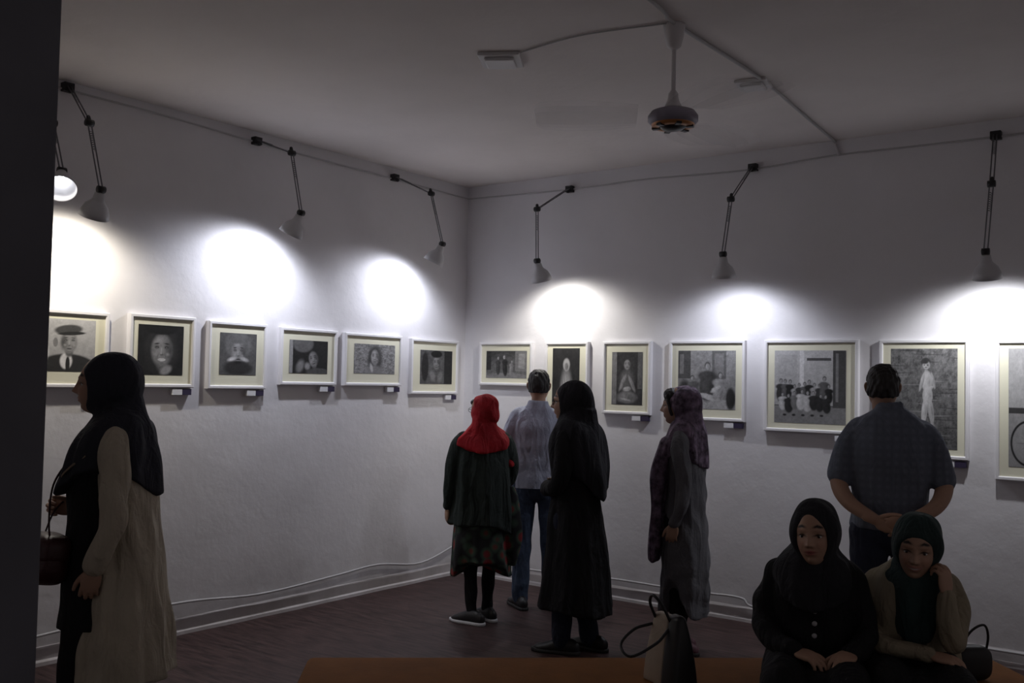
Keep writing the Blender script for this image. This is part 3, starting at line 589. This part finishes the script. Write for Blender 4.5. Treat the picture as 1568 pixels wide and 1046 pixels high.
f.shoes([(-.10,-.03,25),(.11,.03,-8)],M_leath,M_soled,.27)
f.hand((-.18,.08,.885),(.15,.25,-1),(1,.1,0),False,(45,50,30)); f.hand((.165,.16,.915),(-.2,.3,-1),(-1,.1,0),True,(45,50,30))

# ---- D: woman in long black coat
f=Fig('woman_in_black_coat',2.035,-1.40,(-.96,-.15))
f.head((0,.045,1.475),yaw=14,size=1.0); glasses(f,f.M)
f.add('headscarf',[xf(hood_geo(R=(.100,.124,.132),c=(0,-.032,.002),ox=.080),f.M),
  rings([(1.44,0,-.02,.08,.10),(1.36,0,-.01,.10,.12),(1.30,0,-.01,.16,.14),(1.22,0,-.01,.19,.155),(1.05,0,-.03,.195,.165),(.90,0,-.04,.18,.155)],72,fold(.05,6),side_up(.16))],M_blk2,.007,4,wr_fn(.007,(24,24,12),41))
f.add('long_coat',[rings([(1.36,0,0,.06,.06),(1.30,0,-.01,.15,.09),(1.15,0,-.01,.175,.13),(.98,0,-.01,.165,.135),(.8,0,-.01,.18,.155),(.55,0,-.02,.205,.185),(.27,0,-.02,.235,.215)],96,fold(.05,8,1),lambda th,t:-.04*t*np.clip(-np.sin(th),0,1)),
  sleeve([(-.155,-.01,1.28),(-.205,-.02,1.12),(-.215,.01,1.0),(-.15,.10,.96),(-.06,.155,.97)],[.055,.052,.048,.043,.038]),sleeve([(.155,-.01,1.28),(.205,-.02,1.12),(.215,.01,1.0),(.15,.10,.96),(.06,.155,.97)],[.055,.052,.048,.043,.038])],M_blk,.008,3,wr_fn(.006,(24,24,12),42))
f.legs([[(-.08,.02,.8),(-.08,.03,.44),(-.085,.03,.07)],[(.08,0,.8),(.08,0,.44),(.085,-.08,.07)]],M_jeand,(.085,.065,.058),((0,0,.82),(.14,.11,.11)))
f.shoes([(-.085,.02,8),(.085,-.10,-10)],M_leath,M_soled,.25)
f.hand((-.055,.165,.97),(1,.25,-.1),(.2,-1,0),False,(35,45,30),size=.9); f.hand((.055,.175,.965),(-1,.2,-.1),(-.2,-1,0),True,(35,45,30),size=.9)

# ---- E: woman with mauve scarf
f=Fig('woman_in_mauve_headscarf',2.545,-.97,(-.97,-.16))
f.head((0,.045,1.465),yaw=6,size=.98)
f.add('headscarf',[xf(hood_geo(ox=.080,top=.040,R=(.094,.114,.124),c=(0,-.034,-.002)),f.M),
  rings([(1.43,0,-.015,.075,.085),(1.36,0,-.01,.09,.10),(1.30,0,-.01,.13,.115),(1.22,0,0,.155,.125),(1.10,0,.0,.155,.13)],72,fold(.06,7),side_up(.08)),
  tube([(-.08,.08,1.24),(-.10,.12,1.08),(-.09,.135,.92),(-.09,.145,.75),(-.08,.155,.55)],[(.06,.05),(.065,.05),(.06,.045),(.055,.040),(.055,.032)],28,fold=lambda th,t:1+.10*np.sin(5*th+t*4)+.06*np.sin(9*th)),
  tube([(.05,.08,1.24),(.05,.12,1.05),(.04,.13,.9)],[(.05,.04),(.05,.04),(.045,.03)],20)],M_purp,.006,2,wr_fn(.007,(30,30,18),51))
f.add('fringe_hair',[xf(ell((0,.040,.066),(.066,.055,.050)),f.M),xf(tube([(-.06,.06,.06),(-.072,.045,.0),(-.070,.03,-.05)],[.012,.012,.008],10),f.M)],M_hair,.005,1,wr_fn(.002,(90,90,90),52))
f.add('manteau',[rings([(1.36,0,0,.06,.06),(1.29,0,-.01,.135,.085),(1.15,0,-.01,.15,.105),(.98,0,-.01,.145,.11),(.8,0,-.01,.155,.125),(.55,0,-.01,.165,.135),(.22,0,-.01,.175,.145)],80,fold(.04,7,1),lambda th,t:.24*t*t*np.clip(-np.cos(th+.25),0,1)**8),
  sleeve([(-.14,-.01,1.27),(-.185,-.04,1.12),(-.195,-.055,.99),(-.195,-.035,.88),(-.19,.0,.79)],[.052,.05,.045,.041,.036]),sleeve([(.14,-.01,1.27),(.185,-.01,1.12),(.195,0,.99),(.18,.06,.86),(.17,.1,.78)],[.052,.05,.045,.04,.035])],M_grey,.007,3,wr_fn(.006,(24,24,14),53))
f.legs([[(-.075,.02,.78),(-.07,.02,.42),(-.07,.0,.07)],[(.075,0,.78),(.07,.01,.42),(.07,.05,.07)]],M_blk,(.08,.055,.040),((0,0,.8),(.13,.10,.11)))
f.shoes([(-.075,-.02,10),(.075,.04,0)],M_pink,M_soled,.235,.07)
f.hand((-.19,.005,.775),(.05,.18,-1),(1,.1,0),False,(30,35,25),15,size=.9); f.hand((.168,.11,.765),(-.05,.3,-1),(-1,.1,0),True,size=.9)

# ---- F: man at right, hands clasped behind his back
f=Fig('man_in_blue_shirt',3.835,-1.27,(-.34,.94))
f.head((-.035,.035,1.60),yaw=-3,pitch=4,ears=True,size=1.02,neck=(0,-.02,1.42))
f.add('hair',[xf(hair_geo(),f.M)],M_hair,.005,1,wr_fn(.003,(140,140,110),61))
f.add('shirt',[rings([(1.525,-.012,-.014,.062,.062),(1.50,-.008,-.012,.074,.072),(1.475,0,-.012,.115,.086),(1.44,0,-.013,.16,.105),(1.39,0,-.016,.188,.118),(1.27,0,-.02,.198,.138),(1.1,0,0,.188,.14),(.98,0,.01,.182,.135),(.90,0,.01,.185,.13)],80,fold(.02,7)),
  sleeve([(-.150,-.012,1.40),(-.198,-.025,1.32),(-.235,-.035,1.16)],[.052,.062,.068],n=24),sleeve([(.150,-.012,1.40),(.198,-.025,1.32),(.235,-.035,1.16)],[.052,.062,.068],n=24),
  tube([(-.065,-.05,1.515),(-.012,-.085,1.515),(.05,-.05,1.515)],[(.006,.02)]*3,10,side=(0,1,0))],M_mshirt,.007,7,wr_fn(.006,(22,22,20),62))
armL=tube([(-.226,-.03,1.26),(-.245,-.055,1.12),(-.195,-.125,1.03),(-.085,-.185,.965)],[.044,.043,.037,.028],18)
armR=tube([(.226,-.03,1.26),(.245,-.055,1.12),(.195,-.135,1.03),(.07,-.205,.965)],[.044,.043,.037,.028],18)
f.hand((-.075,-.19,.96),(1,-.15,-.35),(0,-1,.2),False,(30,40,30),extra=[armL],size=1.0)
f.hand((.06,-.21,.965),(-1,.05,-.3),(0,1,.2),True,(38,45,30),extra=[armR],size=1.0)
f.legs([[(-.095,.01,.88),(-.10,.01,.47),(-.11,-.02,.08)],[(.095,.01,.88),(.10,.02,.47),(.11,.0,.08)]],M_jeand,(.10,.072,.062),((0,.01,.90),(.175,.125,.13)))
f.shoes([(-.11,-.02,12),(.11,-.0,-12)],M_leath,M_soled,.27)

# ---- G/H: seated women
def seated(name,x,y,d,mtop,mscarf,mleg,headz,arms,hands,pitch,yaw,roll,hood,drape,seed,skin=SK,hs=1.0,hy=.19,smile=0):
    f=Fig(name,x,y,d); dz=headz-1.04
    f.head((0,hy,headz),yaw=yaw,pitch=pitch,roll=roll,size=hs,neck=(0,hy-.06,.93+dz),skin=skin,smile=smile)
    f.add('headscarf',[xf(hood_geo(**hood),f.M),rings(drape,72,fold(.06,6),lambda th,t:t*.05*np.cos(th)**2)],mscarf,.006,3,wr_fn(.006,(28,28,20),seed))
    f.add('top',[rings([(1.0+dz,0,hy-.05,.055,.055),(.965+dz,0,.135,.09,.075),(.935+dz,0,.125,.130,.09),(.89+dz,0,.115,.155,.11),(.80+dz,0,.10,.165,.125),(.68,0,.06,.165,.14),(.54,0,.02,.18,.16),(.44,0,.0,.20,.17)],80,fold(.025,7))]+arms,mtop,.007,6,wr_fn(.006,(24,24,22),seed+1))
    f.add('skirt',[tube([(k*.10,-.02,.505),(k*.105,.20,.51),(k*.115,.42,.505),(k*.115,.455,.40),(k*.11,.455,.15)],[.083,.085,.078,.072,.075],22) for k in (-1,1)]+[ell((0,.0,.51),(.19,.16,.092)),tube([(0,.05,.505),(0,.40,.50)],[(.10,.07),(.09,.055)],20)],mleg,.008,3,wr_fn(.004,(22,22,22),seed+2))
    f.legs([[(k*.11,.455,.30),(k*.11,.45,.18),(k*.11,.44,.07)] for k in (-1,1)],M_blk,(.05,.04,.035))
    f.shoes([(-.11,.43,6),(.11,.43,-6)],M_leath,M_soled,.24)
    for h in hands: f.hand(*h[:4],**h[4])
    return f
hood=dict(ox=.066,top=.060,bot=-.100,R=(.098,.116,.130),c=(0,-.022,.004))
f=seated('seated_woman_in_black',3.87,-2.44,(.36,-.93),M_blk,M_blk2,M_blk,1.03,
 [sleeve([(.13,.11,.87),(.17,.10,.78),(.195,.11,.68),(.15,.21,.62),(.075,.285,.605)],[.050,.050,.048,.044,.036]),sleeve([(-.13,.11,.87),(-.17,.10,.78),(-.195,.11,.68),(-.17,.20,.62),(-.13,.27,.605)],[.050,.050,.048,.044,.036])],
 [((.065,.295,.603),(-.8,.55,-.12),(0,-.25,-1),True,dict(curl=(25,30,22),size=.92)),((-.13,.28,.606),(.45,.85,-.08),(.15,-.2,-1),False,dict(curl=(35,40,25),size=.92))],
 0,-14,3,hood,[(.99,0,.145,.08,.085),(.95,0,.14,.10,.10),(.90,0,.13,.135,.125),(.83,0,.12,.15,.15),(.75,0,.11,.135,.155)],71)
B=[]
for z,y in ((.80,.262),(.75,.258),(.70,.246),(.65,.228)): B.append(ell((-.0,y,z),(.010,.006,.010),nu=14,nv=10))
mk('coat_buttons',*join(B),mat('button_grey',(.4,.4,.42),.3),f.r)
hood2=dict(ox=.066,top=.058,bot=-.100,R=(.096,.114,.128),c=(0,-.022,.004))
f=seated('seated_woman_in_khaki_top',4.185,-2.215,(.36,-.93),M_olive,M_teal,M_blk,.992,
 [sleeve([(.13,.10,.835),(.165,.10,.75),(.175,.14,.65),(.10,.25,.62),(-.03,.30,.615)],[.048,.046,.044,.040,.034]),sleeve([(-.13,.10,.835),(-.16,.15,.75),(-.125,.24,.655),(-.105,.275,.73),(-.10,.27,.82)],[.048,.046,.044,.040,.034])],
 [((-.04,.305,.612),(-.95,.35,-.10),(0,-.2,-1),True,dict(curl=(22,30,22),size=.9)),((-.10,.268,.835),(.10,-.05,1),(.75,-.75,0),False,dict(curl=(40,55,35),size=.9))],
 -9,-8,-4,hood2,[(.95,0,.145,.075,.08),(.91,0,.14,.09,.095),(.865,0,.13,.12,.12),(.80,0,.12,.115,.13),(.70,0,.12,.10,.12),(.62,0,.12,.08,.11)],81,hy=.20,smile=.8)

# ---- handbag on bench
hb=empty('handbag',(3.45,-2.87,.42),math.atan2(.6,.8)+rad(-62)); M_bb=mat('handbag_beige',(.38,.31,.24),.5,bump=.15,bscale=70)
def bagbody(x0,x1,D=.055,Hh=.27,n=12):
    V,F=[],[]
    for i in range(n+1):
        t=i/n; z=Hh*t; k=(1-.70*t**1.5); e=1-.25*t*t
        for (x,y) in ((x0,-D),(x1,-D),(x1,D),(x0,D)): V.append((x*e,y*k,z))
    for i in range(n):
        for j in range(4): a=i*4+j;b=i*4+(j+1)%4; F.append((a,b,b+4,a+4))
    F.append((3,2,1,0)); F.append((n*4,n*4+1,n*4+2,n*4+3)); return V,F
mk('beige_body',*bagbody(-.10,.02),M_bb,hb,True,.008); mk('black_body',*bagbody(.018,.11,.062,.28),M_black,hb,True,.022)
mk('handle_front',*tube([(-.07,-.02,.25),(-.065,-.05,.31),(-.03,-.06,.345),(.02,-.05,.31),(.03,-.02,.25)],[.006]*5,10),M_black,hb)
mk('handle_back',*tube([(-.08,-.03,.22),(-.10,-.10,.20),(-.09,-.17,.15),(-.02,-.17,.12),(.02,-.08,.17),(.03,-.03,.22)],[.006]*6,10),M_black,hb)

# ---- second bag beside seated woman
b2=empty('tote_bag',(4.37,-2.0,.42),by); V,F=ell((0,0,.07),(.08,.045,.07),p=.6,nu=40,nv=24); mk('body',V,F,M_leath,b2)
mk('strap',*tube([(-.05,0,.12),(-.02,-.03,.20),(.03,-.04,.23),(.06,-.02,.18),(.06,0,.10)],[.005]*5,10),M_leath,b2)

# ------------------------------------------------------------- world, camera
w=bpy.data.worlds.new('w'); sc.world=w; w.use_nodes=True; w.node_tree.nodes['Background'].inputs[0].default_value=(.63,.57,.58,1); w.node_tree.nodes['Background'].inputs[1].default_value=.165
cd=bpy.data.cameras.new('camera'); cam=bpy.data.objects.new('camera',cd); sc.collection.objects.link(cam); sc.camera=cam
cd.sensor_width=36; cd.lens=36*1521/1568; cd.clip_start=.05
cam.matrix_world=Matrix.Translation((5.31,-6.43,1.6))@Matrix.Rotation(rad(36.85),4,'Z')@Matrix.Rotation(rad(92.26),4,'X')@Matrix.Rotation(rad(1.2),4,'Z')
